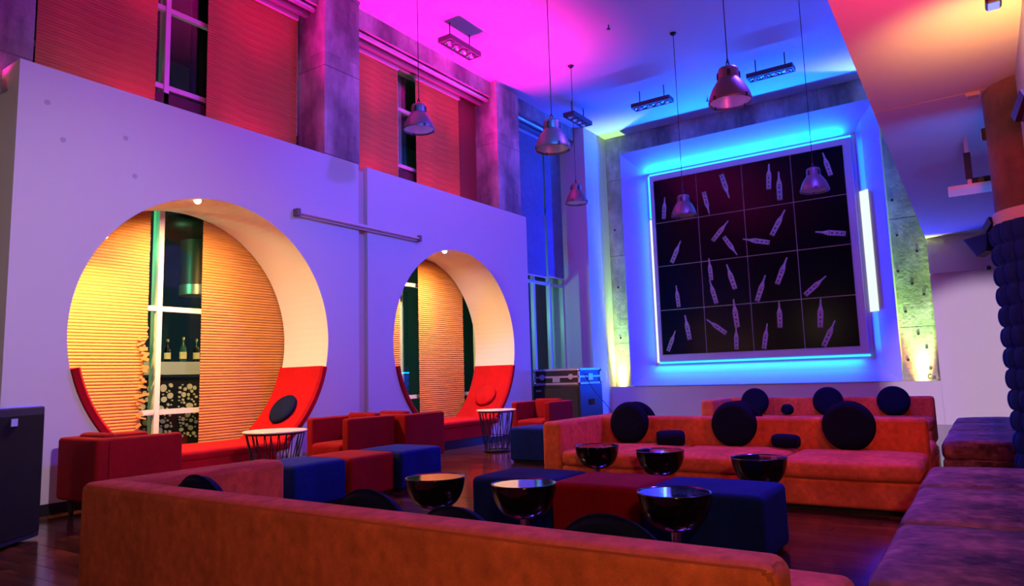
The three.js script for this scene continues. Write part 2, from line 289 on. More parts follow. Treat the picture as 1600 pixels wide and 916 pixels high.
// ------------------------------------------------------------------ the big blue light frame on the back wall
{
  const t = thing('light_frame', 'huge square white frame glowing blue on the concrete wall', 'light frame', [-4.755, 0.9, ZB]);
  const Z0 = 0.02, Z1 = 0.34;   // depth at the inside and at the outer rim
  const o = [-3.046, 3.231, 0.007, 6.31], m = [-2.66, 2.86, 0.28, 5.92], i = [-2.4, 2.69, 0.55, 5.66];
  const rectPts = (r, z) => [[r[0], r[2], z], [r[1], r[2], z], [r[1], r[3], z], [r[0], r[3], z]];
  const A = rectPts(o, Z1), B = rectPts(m, 0.16), C = rectPts(i, Z0), D = rectPts(o, 0);
  const names = ['bottom_slope', 'right_slope', 'top_slope', 'left_slope'];
  const quad = (pts) => { const g = new THREE.BufferGeometry(); g.setAttribute('position', new THREE.Float32BufferAttribute([...pts[0], ...pts[1], ...pts[2], ...pts[0], ...pts[2], ...pts[3]], 3)); g.computeVertexNormals(); return buv(g); };
  for (let k = 0; k < 4; k++) {
    const n = (k + 1) % 4;
    mesh(names[k], merge([quad([A[k], A[n], B[n], B[k]]), quad([B[k], B[n], C[n], C[k]]), quad([D[k], D[n], A[n], A[k]])]), M.frameSide ??= std({ color: 0x9c9c9c, roughness: 0.55, side: THREE.DoubleSide }), t);
  }
  mesh('back_plate', box(-2.42, 2.71, 0.53, 5.68, 0.0, 0.02), M.white, t);
  const tube = (n, a, b) => mesh(n, rod(a, b, 0.022, 10), M.ledBlue ??= glow([0.02, 0.35, 1], 3.2), t);
  tube('led_tube', [-2.33, 0.585, 0.06], [2.62, 0.585, 0.06]); tube('led_tube', [-2.33, 5.625, 0.06], [2.62, 5.625, 0.06]);
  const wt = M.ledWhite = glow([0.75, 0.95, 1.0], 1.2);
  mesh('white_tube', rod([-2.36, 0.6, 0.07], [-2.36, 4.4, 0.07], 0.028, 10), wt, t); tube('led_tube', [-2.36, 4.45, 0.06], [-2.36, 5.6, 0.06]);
  mesh('painted_glow_panel', at(new THREE.BoxGeometry(0.24, 2.75, 0.02), 2.79, 2.92, 0.12, -0.7), glow([0.85, 1.0, 0.86], 0.95), t);  // overexposed LED light on the right slope, painted as an emissive quad
  const bz = (r0, r1, z0, z1) => { const s = new THREE.Shape([[r0[0], r0[2]], [r0[1], r0[2]], [r0[1], r0[3]], [r0[0], r0[3]]].map(p => new THREE.Vector2(...p))); s.holes.push(new THREE.Path([[r1[0], r1[2]], [r1[0], r1[3]], [r1[1], r1[3]], [r1[1], r1[2]]].map(p => new THREE.Vector2(...p)))); const g = new THREE.ExtrudeGeometry(s, { depth: z1 - z0, bevelEnabled: false }); g.translate(0, 0, z0); return buv(g); };
  mesh('rim', bz([-2.313, 2.607, 0.628, 5.583], [-2.216, 2.445, 0.787, 5.438], 0.05, 0.12), M.white, t);
  // sixteen black glass tiles with open joints over a pale backing
  mesh('tile_backing', box(-2.216, 2.445, 0.787, 5.438, 0.05, 0.085), std({ color: 0xb8b8bc, roughness: 0.5 }), t);
  for (let a = 0; a < 4; a++) for (let b = 0; b < 4; b++) mesh('glass_tile', at(new THREE.BoxGeometry(1.165 - 0.022, 1.163 - 0.022, 0.016), -2.216 + 1.165 * (a + 0.5), 0.787 + 1.163 * (b + 0.5), 0.1), M.panelBlack, t);
  // lights at the hidden tubes
  const x = -4.755, y = 0.9, z = ZB;
  area([x, y + 5.63, z + 0.145], [x, y + 8, z + 1.3], 4.9, 0.05, LEDT, P.led * 1.2); area([x, y + 0.58, z + 0.145], [x, y - 2, z + 1.6], 4.9, 0.05, LEDC, P.led);
  area([x - 2.37, y + 3.1, z + 0.145], [x - 5, y + 3.1, z + 1.6], 0.05, 4.8, LED, P.led); area([x + 2.655, y + 3.1, z + 0.15], [x + 5, y + 3.1, z + 1.6], 0.05, 4.8, LED, P.led);
}
// bottle figures on the tiles: tip xy, foot xy
{
  const FIG = [[-6.71, 5.88, -6.77, 5.30], [-5.54, 5.23, -5.65, 5.83], [-5.01, 5.56, -5.17, 6.20], [-3.99, 6.25, -4.04, 5.62], [-3.78, 6.01, -3.80, 5.31], [-2.76, 6.27, -2.63, 5.70], [-5.07, 4.99, -5.50, 4.53], [-4.91, 4.09, -5.21, 4.59], [-4.75, 4.47, -4.12, 4.30], [-3.70, 5.05, -4.05, 4.47], [-3.07, 4.41, -2.43, 4.28], [-6.34, 4.65, -6.62, 4.10], [-5.63, 4.10, -5.60, 3.53], [-5.65, 3.54, -5.51, 2.93], [-5.19, 3.89, -5.02, 3.25], [-4.27, 3.52, -4.51, 2.90], [-3.74, 3.89, -4.01, 3.27], [-2.91, 3.35, -3.40, 2.95], [-6.54, 3.49, -6.50, 2.92], [-6.35, 2.70, -6.26, 2.06], [-5.79, 2.54, -5.32, 2.16], [-5.08, 3.00, -5.03, 2.30], [-5.06, 2.32, -5.09, 1.75], [-4.31, 2.34, -4.43, 1.74], [-4.00, 2.86, -4.02, 2.22], [-3.07, 2.84, -3.13, 2.17], [-2.80, 2.31, -3.09, 1.73], [-6.63, 2.31, -6.86, 1.79]];
  const bodyS = new THREE.Shape([[-0.055, 0], [0.055, 0], [0.062, 0.34], [0.045, 0.4], [0.02, 0.47], [0.012, 0.62], [-0.012, 0.62], [-0.02, 0.47], [-0.045, 0.4], [-0.062, 0.34]].map(p => new THREE.Vector2(...p)));
  const bodyG = buv(new THREE.ExtrudeGeometry(bodyS, { depth: 0.012, bevelEnabled: true, bevelSize: 0.006, bevelThickness: 0.006, bevelSegments: 2 })), dotG = new THREE.CylinderGeometry(0.022, 0.022, 0.008, 12).rotateX(Math.PI / 2), bandG = new THREE.BoxGeometry(0.1, 0.012, 0.008);
  const col = ['leftmost', 'second from left', 'third from left', 'rightmost'], rowN = ['bottom', 'third', 'second', 'top'];
  const q = 0.9938, sy = y => 1.25 + (y - 1.25) * q;
  const all = FIG.map(([a, b, c, d]) => [a * q, sy(b), c * q, sy(d)]);
  const tileOf = f => Math.max(0, Math.min(3, Math.floor(((f[0] + f[2]) / 2 + 7.01) / 1.17))) + '_' + Math.max(0, Math.min(3, Math.floor(((f[1] + f[3]) / 2 - 1.69) / 1.169)));
  all.forEach(([tx, ty, bx, by], k) => {
    const c = Math.max(0, Math.min(3, Math.floor(((tx + bx) / 2 + 7.01) / 1.17))), r = Math.max(0, Math.min(3, Math.floor(((ty + by) / 2 - 1.69) / 1.169)));
    const a = Math.atan2(ty - by, tx - bx), deg = (a * 180 / Math.PI + 360) % 360, lean = deg > 225 && deg < 315 ? 'neck down' : deg > 135 && deg <= 225 ? 'lying with neck left' : deg > 100 ? 'leaning left' : deg > 95 ? 'tilted barely left' : deg > 82 ? 'upright' : deg > 55 ? 'leaning right' : 'slanting far right';
    const mates = all.filter(f => tileOf(f) === tileOf([tx, ty, bx, by])), mid = f => [(f[0] + f[2]) / 2, (f[1] + f[3]) / 2];
    let ord = '';
    if (mates.length > 1) { const ax = Math.max(...mates.map(f => mid(f)[0])) - Math.min(...mates.map(f => mid(f)[0])) > Math.max(...mates.map(f => mid(f)[1])) - Math.min(...mates.map(f => mid(f)[1])) ? 0 : 1; mates.sort((p, q2) => ax ? mid(q2)[1] - mid(p)[1] : mid(p)[0] - mid(q2)[0]); const at0 = mates.findIndex(f => f[0] === tx && f[1] === ty); ord = ', ' + (at0 === 0 ? (ax ? 'upper' : 'left') : at0 === mates.length - 1 ? (ax ? 'lower' : 'right') : 'middle') + ' one'; }
    const t = thing('bottle_figure', `slim pale bottle ${lean}, ${rowN[r]} row, ${col[c]} black tile${ord}`, 'bottle figure', [bx, by, ZB + 0.113], 0, 'pale bottles on the black tiles'); t.rotation.z = a - Math.PI / 2; { const L = Math.hypot(tx - bx, ty - by) / 0.63; t.scale.set(L * 0.88, L, L); }
    mesh('bottle', bodyG, M.figure, t);
    for (const y of [0.07, 0.17, 0.27]) mesh('dot', dotG, M.figureDark, t).position.set(0, y, 0.018);
    for (const y of [0.015, 0.33]) mesh('band', bandG, M.figureDark, t).position.set(0, y, 0.018);
  });
}
// hidden uplights on the ledge behind the low wall
[[-8.17, 'amber uplight hidden behind low wall in left corner'], [-1.15, 'amber uplight hidden behind low wall at right end']].forEach(([x, l]) => {
  const t = thing('ledge_uplight', l, 'uplight', [x, 0.4, ZB + 0.08]); mesh('housing', lathe([[0, 0], [0.055, 0], [0.06, 0.1], [0.05, 0.11], [0, 0.11]], 20), M.black, t); mesh('lens', new THREE.CylinderGeometry(0.045, 0.045, 0.01, 20).translate(0, 0.115, 0), glow(AMBER, 1.5), t);
  spot([x, 0.55, ZB + 0.09], [x - 0.5, 8, ZB - 0.25], AMBER, P.amberUp, 0.42, 0.9, 2); spot([x, 0.55, ZB + 0.12], [x - 0.1, 8, ZB + 0.02], GREEN, P.greenUp, 0.3, 1, 3);
});

// ------------------------------------------------------------------ niche seats and downlights
[[-5.23, 'navy', 'nearer'], [-10.17, 'crimson', 'farther']].forEach(([zc, kind, which], q) => {
  const CY = 1.865, CR = 1.78;
  const t = thing('padded_bench', `red padded seat curving up inside the ${which} round niche`, 'bench', [-8.03, 0, zc]);
  mesh('plinth', box(-0.9, -0.02, 0, 0.15, -0.84, 0.84), M.black, t);
  mesh('front_panel', box(-0.95, 0.0, 0.15, 0.36, -0.855, 0.855), M.crimson, t);
  mesh('seat_cushion', at(soft(1.02, 0.13, 2.16, 0.05, { puff: 0.02, wob: 0.008 }), -0.49, 0.35, 0), M.crimson, t);
  const pad = sgn => {
    const pos = [], idx = [], n = 24, y0 = 0.4, y1 = 1.47, r1 = CR - 0.005, r0 = CR - 0.1, a0 = Math.acos((CY - y0) / CR), a1 = Math.acos((CY - y1) / CR), x0 = -1.0, x1 = 0.0;
    const ring = (a) => { const p = (r, x) => [x, CY - Math.cos(a) * r, sgn * Math.sin(a) * r]; const ra = r0, e = 0.03; return [p(r1, x0), p(ra + e, x0), p(ra, x0 + e), p(ra, x1 - e), p(ra + e, x1), p(r1, x1)]; };
    const rows = []; for (let i = 0; i <= n; i++) rows.push(ring(a0 + (a1 - a0) * i / n));
    const v = []; const tri = (a, b, c) => sgn > 0 ? v.push(...a, ...c, ...b) : v.push(...a, ...b, ...c);
    for (let i = 0; i < n; i++) for (let j = 0; j < 6; j++) { const k = (j + 1) % 6; tri(rows[i][j], rows[i][k], rows[i + 1][j]); tri(rows[i][k], rows[i + 1][k], rows[i + 1][j]); }
    for (const [rw, f] of [[rows[0], 1], [rows[n], 0]]) for (let j = 1; j < 5; j++) f ? tri(rw[0], rw[j + 1], rw[j]) : tri(rw[0], rw[j], rw[j + 1]);
    const g = new THREE.BufferGeometry(); g.setAttribute('position', new THREE.Float32BufferAttribute(v, 3)); g.computeVertexNormals(); return buv(g);
  };
  mesh('side_pad', pad(1), M.crimsonTwo ??= Object.assign(M.crimson.clone(), { side: THREE.DoubleSide }), t); mesh('side_pad', pad(-1), M.crimsonTwo, t);
  // round cushion on the far side pad
  const th = 0.93, r = CR - 0.14;
  const cu = thing('round_cushion', kind === 'navy' ? 'navy round cushion stuck on red niche pad in the nearer niche' : 'red round button cushion on red pad in the farther niche', 'cushion', [-8.5, CY - Math.cos(th) * r, zc - Math.sin(th) * r]);
  cu.rotation.x = Math.PI / 2 - (Math.PI / 2 - th); cu.rotation.x = th;
  mesh('cover', lathe([[0, -0.05], [0.2, -0.045], [0.235, -0.015], [0.235, 0.015], [0.2, 0.045], [0, 0.055]], 36), kind === 'navy' ? M.navyDark : M.crimson, cu);
  // downlight in the crown of the lining
  const la = thing('niche_downlight', `bright warm downlight in the crown of the ${which} niche`, 'downlight', [-8.2, CY + CR - 0.005, zc + 0.26]);
  mesh('trim_ring', lathe([[0.05, 0], [0.065, 0], [0.068, -0.014], [0.05, -0.016], [0.05, 0]], 24), M.chrome, la); mesh('lamp', new THREE.SphereGeometry(0.046, 18, 12).translate(0, -0.02, 0), glow([1, 0.8, 0.5], 6), la);
  if (!q) {
    const a = 2.26, l2 = thing('niche_downlight', 'small warm downlight at the left of the nearer niche', 'downlight', [-8.22, CY - Math.cos(a) * (CR - 0.005), zc + Math.sin(a) * (CR - 0.005)]); l2.rotation.x = Math.PI - a;
    mesh('trim_ring', lathe([[0.03, 0], [0.045, 0], [0.047, -0.012], [0.03, -0.014], [0.03, 0]], 24), M.chrome, l2); mesh('lamp', new THREE.SphereGeometry(0.026, 16, 10).translate(0, -0.012, 0), glow([1, 0.8, 0.5], 5), l2);
    spot([-8.22, CY - Math.cos(a) * (CR - 0.08), zc + Math.sin(a) * (CR - 0.08)], [-9.2, 1.2, zc + 0.9], [1, 0.62, 0.16], P.niche * 0.7, 1.0, 0.9, 1);
  }
  spot([-8.2, CY + CR - 0.09, zc + 0.26], [-8.75, 0, zc - 0.1], WARM, P.niche, 1.42, 0.7, 2);
});

// ------------------------------------------------------------------ bar room seen through the glass
{
  const t = thing('bar_counter', 'bar counter with black pebble-cut front beyond the left window', 'counter', [-10.6, 0, -6.6]);
  mesh('body', box(-0.7, -0.03, 0, 1.4, -2.4, 2.4), M.black, t); mesh('counter_top', box(-0.75, 0.06, 1.44, 1.64, -2.45, 2.45), M.frameWhite, t);
  const dm = std({ color: 0xd8c8b8, roughness: 0.5 }), dg = new THREE.CylinderGeometry(1, 1, 0.02, 14).rotateZ(Math.PI / 2), put = [];
  for (let k = 0; k < 6000 && put.length < 280; k++) {
    const r = R(0.012, 0.06), z = R(0.1, 1.28), y = R(0.45, 1.28); if (Math.abs(z - 0.45) < 0.04 + r && z > 0) continue;
    if (put.some(p => Math.hypot(p[0] - z, p[1] - y) < p[2] + r + 0.012)) continue; put.push([z, y, r]);
    const m = mesh('pebble', dg, dm, t); m.position.set(-0.02, y, z); m.scale.set(1, r * R(0.8, 1.15), r * R(0.8, 1.15)); m.rotation.x = R(0, 3);
  }
  const bt = (z, h, c, l) => { const b = thing('liquor_bottle', l, 'bottle', [-10.75, 1.64, z], 0, 'bottles on the bar'); const s = h / 0.36; mesh('glass', lathe([[0, 0], [0.045 * s, 0], [0.048 * s, 0.02], [0.048 * s, 0.2 * s], [0.018 * s, 0.26 * s], [0.016 * s, 0.33 * s], [0, 0.33 * s]], 20), std({ color: c, roughness: 0.15 }), b); mesh('cap', new THREE.CylinderGeometry(0.019 * s, 0.019 * s, 0.04 * s, 12).translate(0, 0.345 * s, 0), std({ color: 0xc8a050, roughness: 0.3, metalness: 0.6 }), b); mesh('paper_label', new THREE.CylinderGeometry(0.0495 * s, 0.0495 * s, 0.1 * s, 20, 1, true).translate(0, 0.1 * s, 0), std({ color: 0xe8c890, roughness: 0.7, side: THREE.DoubleSide }), b); };
  bt(-6.07, 0.36, 0x0a0a08, 'black bottle with yellow label on the bar'); bt(-6.33, 0.4, 0x305040, 'green bottle with tall neck on the bar'); bt(-6.56, 0.38, 0x101510, 'dark bottle half hidden by the right blind');
  const e = thing('extractor_hood', 'steel extractor duct hanging over the bar', 'extractor', [-10.6, 2.72, -6.45]);
  mesh('duct', new THREE.CylinderGeometry(0.26, 0.26, 0.8, 30).translate(0, 0.5, 0), std({ color: 0x5a4a44, roughness: 0.4, metalness: 0.4 }), e); mesh('collar', new THREE.CylinderGeometry(0.27, 0.27, 0.16, 30).translate(0, 0.08, 0), M.alu, e); mesh('pan', lathe([[0, 0.9], [0.45, 0.92], [0.55, 1.1], [0.5, 1.25], [0, 1.28]], 30), M.black, e); mesh('flue', new THREE.CylinderGeometry(0.2, 0.2, 3.85, 24).translate(0, 3.2, 0), M.black, e);
  const gp = thing('green_post', 'slim post lit green behind the left window mullion', 'post', [-9.75, 0, -5.31]); mesh('shaft', box(-0.04, 0.04, 0.05, HC, -0.045, 0.045), std({ color: 0xc8d8cc, roughness: 0.5 }), gp); mesh('foot', box(-0.07, 0.07, 0, 0.05, -0.07, 0.07), M.black, gp);
  const gp2 = copy(gp, [-9.75, 0, -10.35], 0, 'slim post lit green at the left rim of the farther niche');
  copy(gp, [-9.75, 0, -17.0], 0, 'slim post lit green behind the glass beside the corner pier'); copy(gp, [-9.75, 0, -15.4], 0, 'slim post lit green behind the glass above the flight case');
  const lamp = (p, l, c, k) => { const b = thing('added_bar_light', l, 'lamp', p); mesh('bulb', new THREE.SphereGeometry(0.06, 14, 10), glow(c, 2), b); mesh('cord', rod([0, 0.05, 0], [0, HC - p[1], 0], 0.008, 6), M.black, b); point(p, c, k); };  // bulbs on cords are added to light the bar room and posts
  lamp([-10.2, 3.3, -4.2], 'added green bulb hanging unseen behind the left blind', [0.12, 1, 0.42], P.bar * 2.4); lamp([-9.9, 2.2, -7.4], 'added warm bulb hanging unseen behind the right blind of the nearer niche', [1, 0.75, 0.5], P.bar); lamp([-10.4, 2.4, -11.9], 'added green bulb behind the farther niche', [0.2, 1, 0.5], P.bar * 1.5); lamp([-10.3, 2.8, -14.2], 'added teal bulb behind the glass near the flight case', [0.2, 1, 0.7], P.bar * 2.2);
}

// ------------------------------------------------------------------ fluorescent batten, ceiling spots, pendants
{
  const t = thing('tube_batten', 'unlit fluorescent batten fixed across the white wall joint', 'light fitting', [XW, 3.69, -7.69]);
  mesh('tray', box(0, 0.045, -0.045, 0.05, -1.32, 1.32), M.frameWhite, t); mesh('tube', rod([0.075, 0, -1.27], [0.075, 0, 1.27], 0.02, 12), M.frameWhite, t); for (const s of [-1, 1]) mesh('end_cap', box(0, 0.1, -0.05, 0.055, s * 1.27, s * 1.33), std({ color: 0x6a5a50, roughness: 0.6 }), t);
}
function ceilingSpots(pos, turn, label) {
  const t = thing('ceiling_spot_bar', label, 'light fitting', pos, turn, 'four-lamp ceiling spot bars');
  mesh('tray', merge([box(-0.47, 0.47, 0, 0.02, -0.15, -0.12), box(-0.47, 0.47, 0, 0.02, 0.12, 0.15), box(-0.47, -0.44, 0, 0.02, -0.12, 0.12), box(0.44, 0.47, 0, 0.02, -0.12, 0.12), box(-0.47, 0.47, 0.02, 0.1, -0.15, 0.15)]), std({ color: 0x40404a, roughness: 0.5 }), t);
  for (const x of [-0.33, -0.11, 0.11, 0.33]) { const s = mesh('lamp_cup', at(lathe([[0.03, 0.03], [0.085, 0.0], [0.095, 0.0], [0.095, 0.02], [0.03, 0.05]], 20), x, -0.004, 0), M.chrome, t); mesh('bulb', new THREE.SphereGeometry(0.032, 12, 8).translate(x, 0.012, 0), M.frameWhite, s); }
  for (const x of [-0.3, 0.3]) mesh('stem', rod([x, 0.1, 0], [x, 0.42, 0], 0.012, 8), M.black, t);
}
ceilingSpots([-7.72, HC - 0.42, -9.9], Math.PI / 2, 'four-lamp ceiling spot bar on the magenta ceiling'); ceilingSpots([-7.77, HC - 0.42, -14.6], Math.PI / 2, 'four-lamp ceiling spot bar near the white corner pier'); ceilingSpots([-5.91, HC - 0.42, -14.8], 0, 'four-lamp ceiling spot bar above left half of the blue frame'); ceilingSpots([-3.24, HC - 0.42, -14.82], 0, 'four-lamp ceiling spot bar above right half of the blue frame');
const sprk = (x, z, l) => { const t = thing('sprinkler', l, 'sprinkler', [x, HC, z]); mesh('stem', new THREE.CylinderGeometry(0.012, 0.012, 0.08, 8).translate(0, -0.04, 0), M.black, t); mesh('deflector', new THREE.CylinderGeometry(0.04, 0.03, 0.012, 12).translate(0, -0.085, 0), M.black, t); };
sprk(-5.38, -11.5, 'small sprinkler between magenta and blue ceiling'); sprk(-1.75, -14.3, 'small sprinkler beside the soffit edge'); sprk(-5.05, -16.2, 'small sprinkler near back wall under the blue ceiling');
[[-6.82, 5.01, -7.69, 'pendant lamp hanging before the red blinds above the white wall'], [-4.52, 4.23, -7.75, 'pendant lamp hanging in front of the white corner pier'], [-2.1, 4.2, -7.55, 'largest, highest looking pendant lamp against the blue ceiling'], [-6.82, 4.82, -12.6, 'smallest pendant lamp beside the far blue blinds'], [-4.51, 4.18, -12.58, 'pendant lamp before the left column of black tiles'], [-2.18, 4.25, -12.58, 'pendant lamp before the rightmost column of black tiles']].forEach(([x, y, z, l]) => {
  const t = thing('pendant_lamp', l, 'pendant lamp', [x, y, z], R(0, 1), 'industrial bell pendants'); t.scale.set(0.93, 1, 0.93);
  const s = mesh('shade', lathe([[0.245, 0], [0.252, 0.0], [0.254, 0.02], [0.24, 0.075], [0.205, 0.16], [0.155, 0.235], [0.128, 0.262], [0.128, 0.275], [0.122, 0.275], [0.122, 0.26], [0.15, 0.228], [0.198, 0.155], [0.234, 0.07], [0.246, 0.02], [0.245, 0]], 48), M.shade, t);
  mesh('reflector', lathe([[0.24, 0.03], [0.225, 0.08], [0.19, 0.15], [0.14, 0.22], [0.06, 0.25], [0, 0.25]], 40), M.reflector, s);
  mesh('glass_cover', new THREE.CylinderGeometry(0.243, 0.243, 0.006, 40).translate(0, 0.012, 0), M.clear, t);
  mesh('bulb', lathe([[0, 0.08], [0.035, 0.09], [0.05, 0.13], [0.03, 0.19], [0.02, 0.25]], 18), M.reflector, t);
  mesh('neck_housing', lathe([[0.122, 0.27], [0.122, 0.37], [0.108, 0.4], [0.07, 0.415], [0, 0.418]], 32), M.shade, t);
  for (let k = 0; k < 4; k++) { const a = k * Math.PI / 2 + 0.9; mesh('vent_slot', at(new THREE.CapsuleGeometry(0.026, 0.05, 4, 10), Math.sin(a) * 0.112, 0.315, Math.cos(a) * 0.112), M.black, t); mesh('clip', at(new THREE.BoxGeometry(0.025, 0.04, 0.025), Math.sin(a + 0.78) * 0.25, 0.02, Math.cos(a + 0.78) * 0.25, a + 0.78), M.black, t); }
  mesh('hook', new THREE.TorusGeometry(0.02, 0.007, 8, 16).translate(0, 0.455, 0), M.black, t); mesh('cord_grip', new THREE.ConeGeometry(0.02, 0.08, 10).translate(0, 0.51, 0), M.black, t); mesh('cord', rod([0, 0.47, 0], [0, HC - y - 0.03, 0], 0.007, 6), M.black, t); mesh('ceiling_rose', lathe([[0, 0], [0.03, 0.0], [0.07, 0.04], [0.07, 0.05], [0, 0.05]], 18).translate(0, HC - y - 0.05, 0), M.black, t);
});

// ------------------------------------------------------------------ sofas
function sofa(name, label, pos, turn, o) {
  // local: front +z, origin at back outer face, centre of width
  const { w, d = 1.2, h = 0.74, back = 0.22, arm = 0.24, armSide = -1, cushions = 3, seat = 0.43, rear } = o, t = thing(name, label, 'sofa', pos, turn);
  const x0 = -w / 2 + (armSide < 0 ? arm : 0), x1 = w / 2 - (armSide > 0 ? arm : 0);
  mesh('plinth', box(-w / 2 + 0.05, w / 2 - 0.05, 0, 0.05, 0.06, d - 0.08), M.black, t);
  mesh('base', at(soft(x1 - x0, 0.24, d - back, 0.035), (x0 + x1) / 2, 0.04, back + (d - back) / 2), M.terracotta, t);
  mesh('backrest', at(soft(w, h - 0.03, back, 0.05, { inner: 6 }), 0, 0.03, back / 2), M.terracotta, t);
  if (arm) mesh('armrest', at(soft(arm, h - 0.03, d - back * 0.5, 0.05, { inner: 5 }), armSide * (w / 2 - arm / 2), 0.03, back * 0.5 + (d - back * 0.5) / 2), M.terracotta, t);
  const cw = (x1 - x0) / cushions;
  for (let k = 0; k < cushions; k++) mesh('seat_cushion', at(soft(cw - 0.006, seat - 0.27, d - back + 0.015, 0.055, { puff: 0.02, front: 0.008, wob: 0.004, inner: 5 }), x0 + cw * (k + 0.5), 0.27, back + (d - back) / 2 + 0.01), M.terracotta, t);
  if (rear) { mesh('base', at(soft(x1 - x0, 0.24, d - back, 0.035), (x0 + x1) / 2, 0.04, -(d - back) / 2), M.terracotta, t); for (let k = 0; k < cushions; k++) mesh('seat_cushion', at(soft(cw - 0.006, seat - 0.27, d - back, 0.055, { puff: 0.02, inner: 5 }), x0 + cw * (k + 0.5), 0.27, -(d - back) / 2), M.terracotta, t); if (arm) mesh('armrest', at(soft(arm, h - 0.03, d - back, 0.07), armSide * (w / 2 - arm / 2), 0.03, -(d - back) / 2), M.terracotta, t); }
  return t;
}
sofa('sofa', 'terracotta velvet sofa in the foreground, seen from behind', [-2.36, 0, -1.9], Math.PI, { w: 3.72, armSide: 1, d: 1.2, arm: 0.24, back: 0.2 });
sofa('sofa', 'long double-sided terracotta sofa facing the foreground one, discs on it', [-2.35, 0, -7.88], 0, { w: 3.64, armSide: -1, rear: true, d: 1.215, back: 0.2 });
sofa('sofa', 'terracotta sofa furthest back, below the blue frame', [-2.48, 0, -13.15], 0, { w: 3.44, armSide: -1, d: 1.2, back: 0.22 });
// round cushions and bolsters
const discP = D => { const r = D / 2; return lathe([[0, -0.06], [r * 0.7, -0.062], [r * 0.94, -0.042], [r, 0], [r * 0.94, 0.042], [r * 0.7, 0.062], [0, 0.07]], 44).rotateX(Math.PI / 2); };
function disc(x, y, z, D, lean, label, turn = 0) {
  const t = thing('round_cushion', label, 'cushion', [x, y, z], turn, 'navy disc cushions on the sofas'); t.rotation.x = lean; mesh('cover', discP(D), M.navyDark, t); mesh('piping', new THREE.TorusGeometry(D / 2, 0.008, 6, 44), M.navyDark, t); return t;
}
disc(-3.52, 0.675, -7.56, 0.47, -0.14, 'navy disc cushion on the double-sided sofa nearest its arm'); disc(-2.3, 0.675, -7.55, 0.47, -0.14, 'navy disc cushion at the middle of the double-sided sofa'); disc(-1.18, 0.675, -7.53, 0.47, -0.14, 'largest navy disc cushion at the right end of double-sided sofa');
disc(-3.62, 0.66, -8.03, 0.47, 0.14, 'navy disc cushion peeking over the sofa back, left one'); disc(-2.35, 0.665, -8.03, 0.47, 0.14, 'navy disc cushion peeking over the sofa back, middle one');
disc(-3.5, 0.675, -12.8, 0.47, -0.16, 'navy disc cushion on the furthest sofa, left one'); disc(-2.29, 0.675, -12.8, 0.47, -0.16, 'navy disc cushion on the furthest sofa, middle one'); disc(-1.31, 0.675, -12.78, 0.47, -0.16, 'navy disc cushion on the furthest sofa, right one');
disc(-3.62, 0.535, -2.27, 0.47, 0.2, 'navy disc cushion in the arm corner of the foreground sofa'); disc(-2.29, 0.545, -2.24, 0.47, 0.16, 'navy disc cushion peeking over the foreground sofa, middle'); disc(-1.93, 0.48, -2.4, 0.47, 0.24, 'low navy disc cushion behind the middle of foreground sofa back'); disc(-1.13, 0.535, -2.24, 0.47, 0.16, 'navy disc cushion peeking over foreground sofa, right');
function bolster(x, y, z, L, r, turn, label) { const t = thing('bolster', label, 'cushion', [x, y, z], turn, 'small navy bolsters'); const g = lathe([[0, -L / 2], [r * 0.8, -L / 2], [r, -L / 2 + 0.03], [r * 1.05, 0], [r, L / 2 - 0.03], [r * 0.8, L / 2], [0, L / 2]], 28).rotateZ(Math.PI / 2); mesh('cover', g, M.navyDark, t); mesh('end_button', new THREE.CylinderGeometry(r * 0.3, r * 0.3, 0.01, 14).rotateZ(Math.PI / 2).translate(L / 2, 0, 0), M.navy, t); }
bolster(-3.0, 0.515, -7.5, 0.3, 0.085, 0.5, 'small navy bolster on the double-sided sofa behind glowing bowl table'); bolster(-1.77, 0.515, -7.5, 0.26, 0.07, -0.2, 'small navy bolster left of the largest disc cushion'); bolster(-2.93, 0.545, -12.7, 0.16, 0.09, 1.2, 'small navy bolster on the furthest sofa');
bolster(-1.2, 0.52, -8.4, 0.24, 0.075, 0.3, 'small navy bolster on the hidden side behind the largest disc'); 

// poufs
function pouf(x0, x1, z0, z1, h, m, label) { const t = thing('pouf', label, 'pouf', [(x0 + x1) / 2, 0, (z0 + z1) / 2], 0, 'cube poufs'); mesh('cover', at(soft(Math.abs(x1 - x0) - 0.008, h - 0.02, Math.abs(z1 - z0) - 0.008, 0.045, { puff: 0.012, inner: 5 }), 0, 0.02, 0), m, t); mesh('foot_plate', box(-Math.abs(x1 - x0) / 2 + 0.05, Math.abs(x1 - x0) / 2 - 0.05, 0, 0.02, -Math.abs(z1 - z0) / 2 + 0.05, Math.abs(z1 - z0) / 2 - 0.05), M.black, t); }
pouf(-3.6, -2.84, -4.62, -5.28, 0.445, M.navy, 'navy pouf left of the magenta-lit one in the middle row'); pouf(-2.84, -2.1, -4.62, -5.28, 0.445, M.wine, 'red pouf between two navy ones in the middle row'); pouf(-2.1, -1.26, -4.62, -5.28, 0.445, M.navy, 'navy pouf right of the red one behind the bright bowl table');
pouf(-6.4, -5.68, -4.5, -5.2, 0.445, M.navy, 'navy pouf nearest to the foreground sofa arm'); pouf(-6.36, -5.64, -5.2, -5.88, 0.445, M.wine, 'red pouf between two navy ones in the left row'); pouf(-6.3, -5.55, -5.88, -6.6, 0.445, M.navy, 'navy pouf at the far end of the left row');
pouf(-5.96, -5.26, -8.6, -9.25, 0.5, M.navy, 'navy pouf beside the arm of the double-sided sofa');

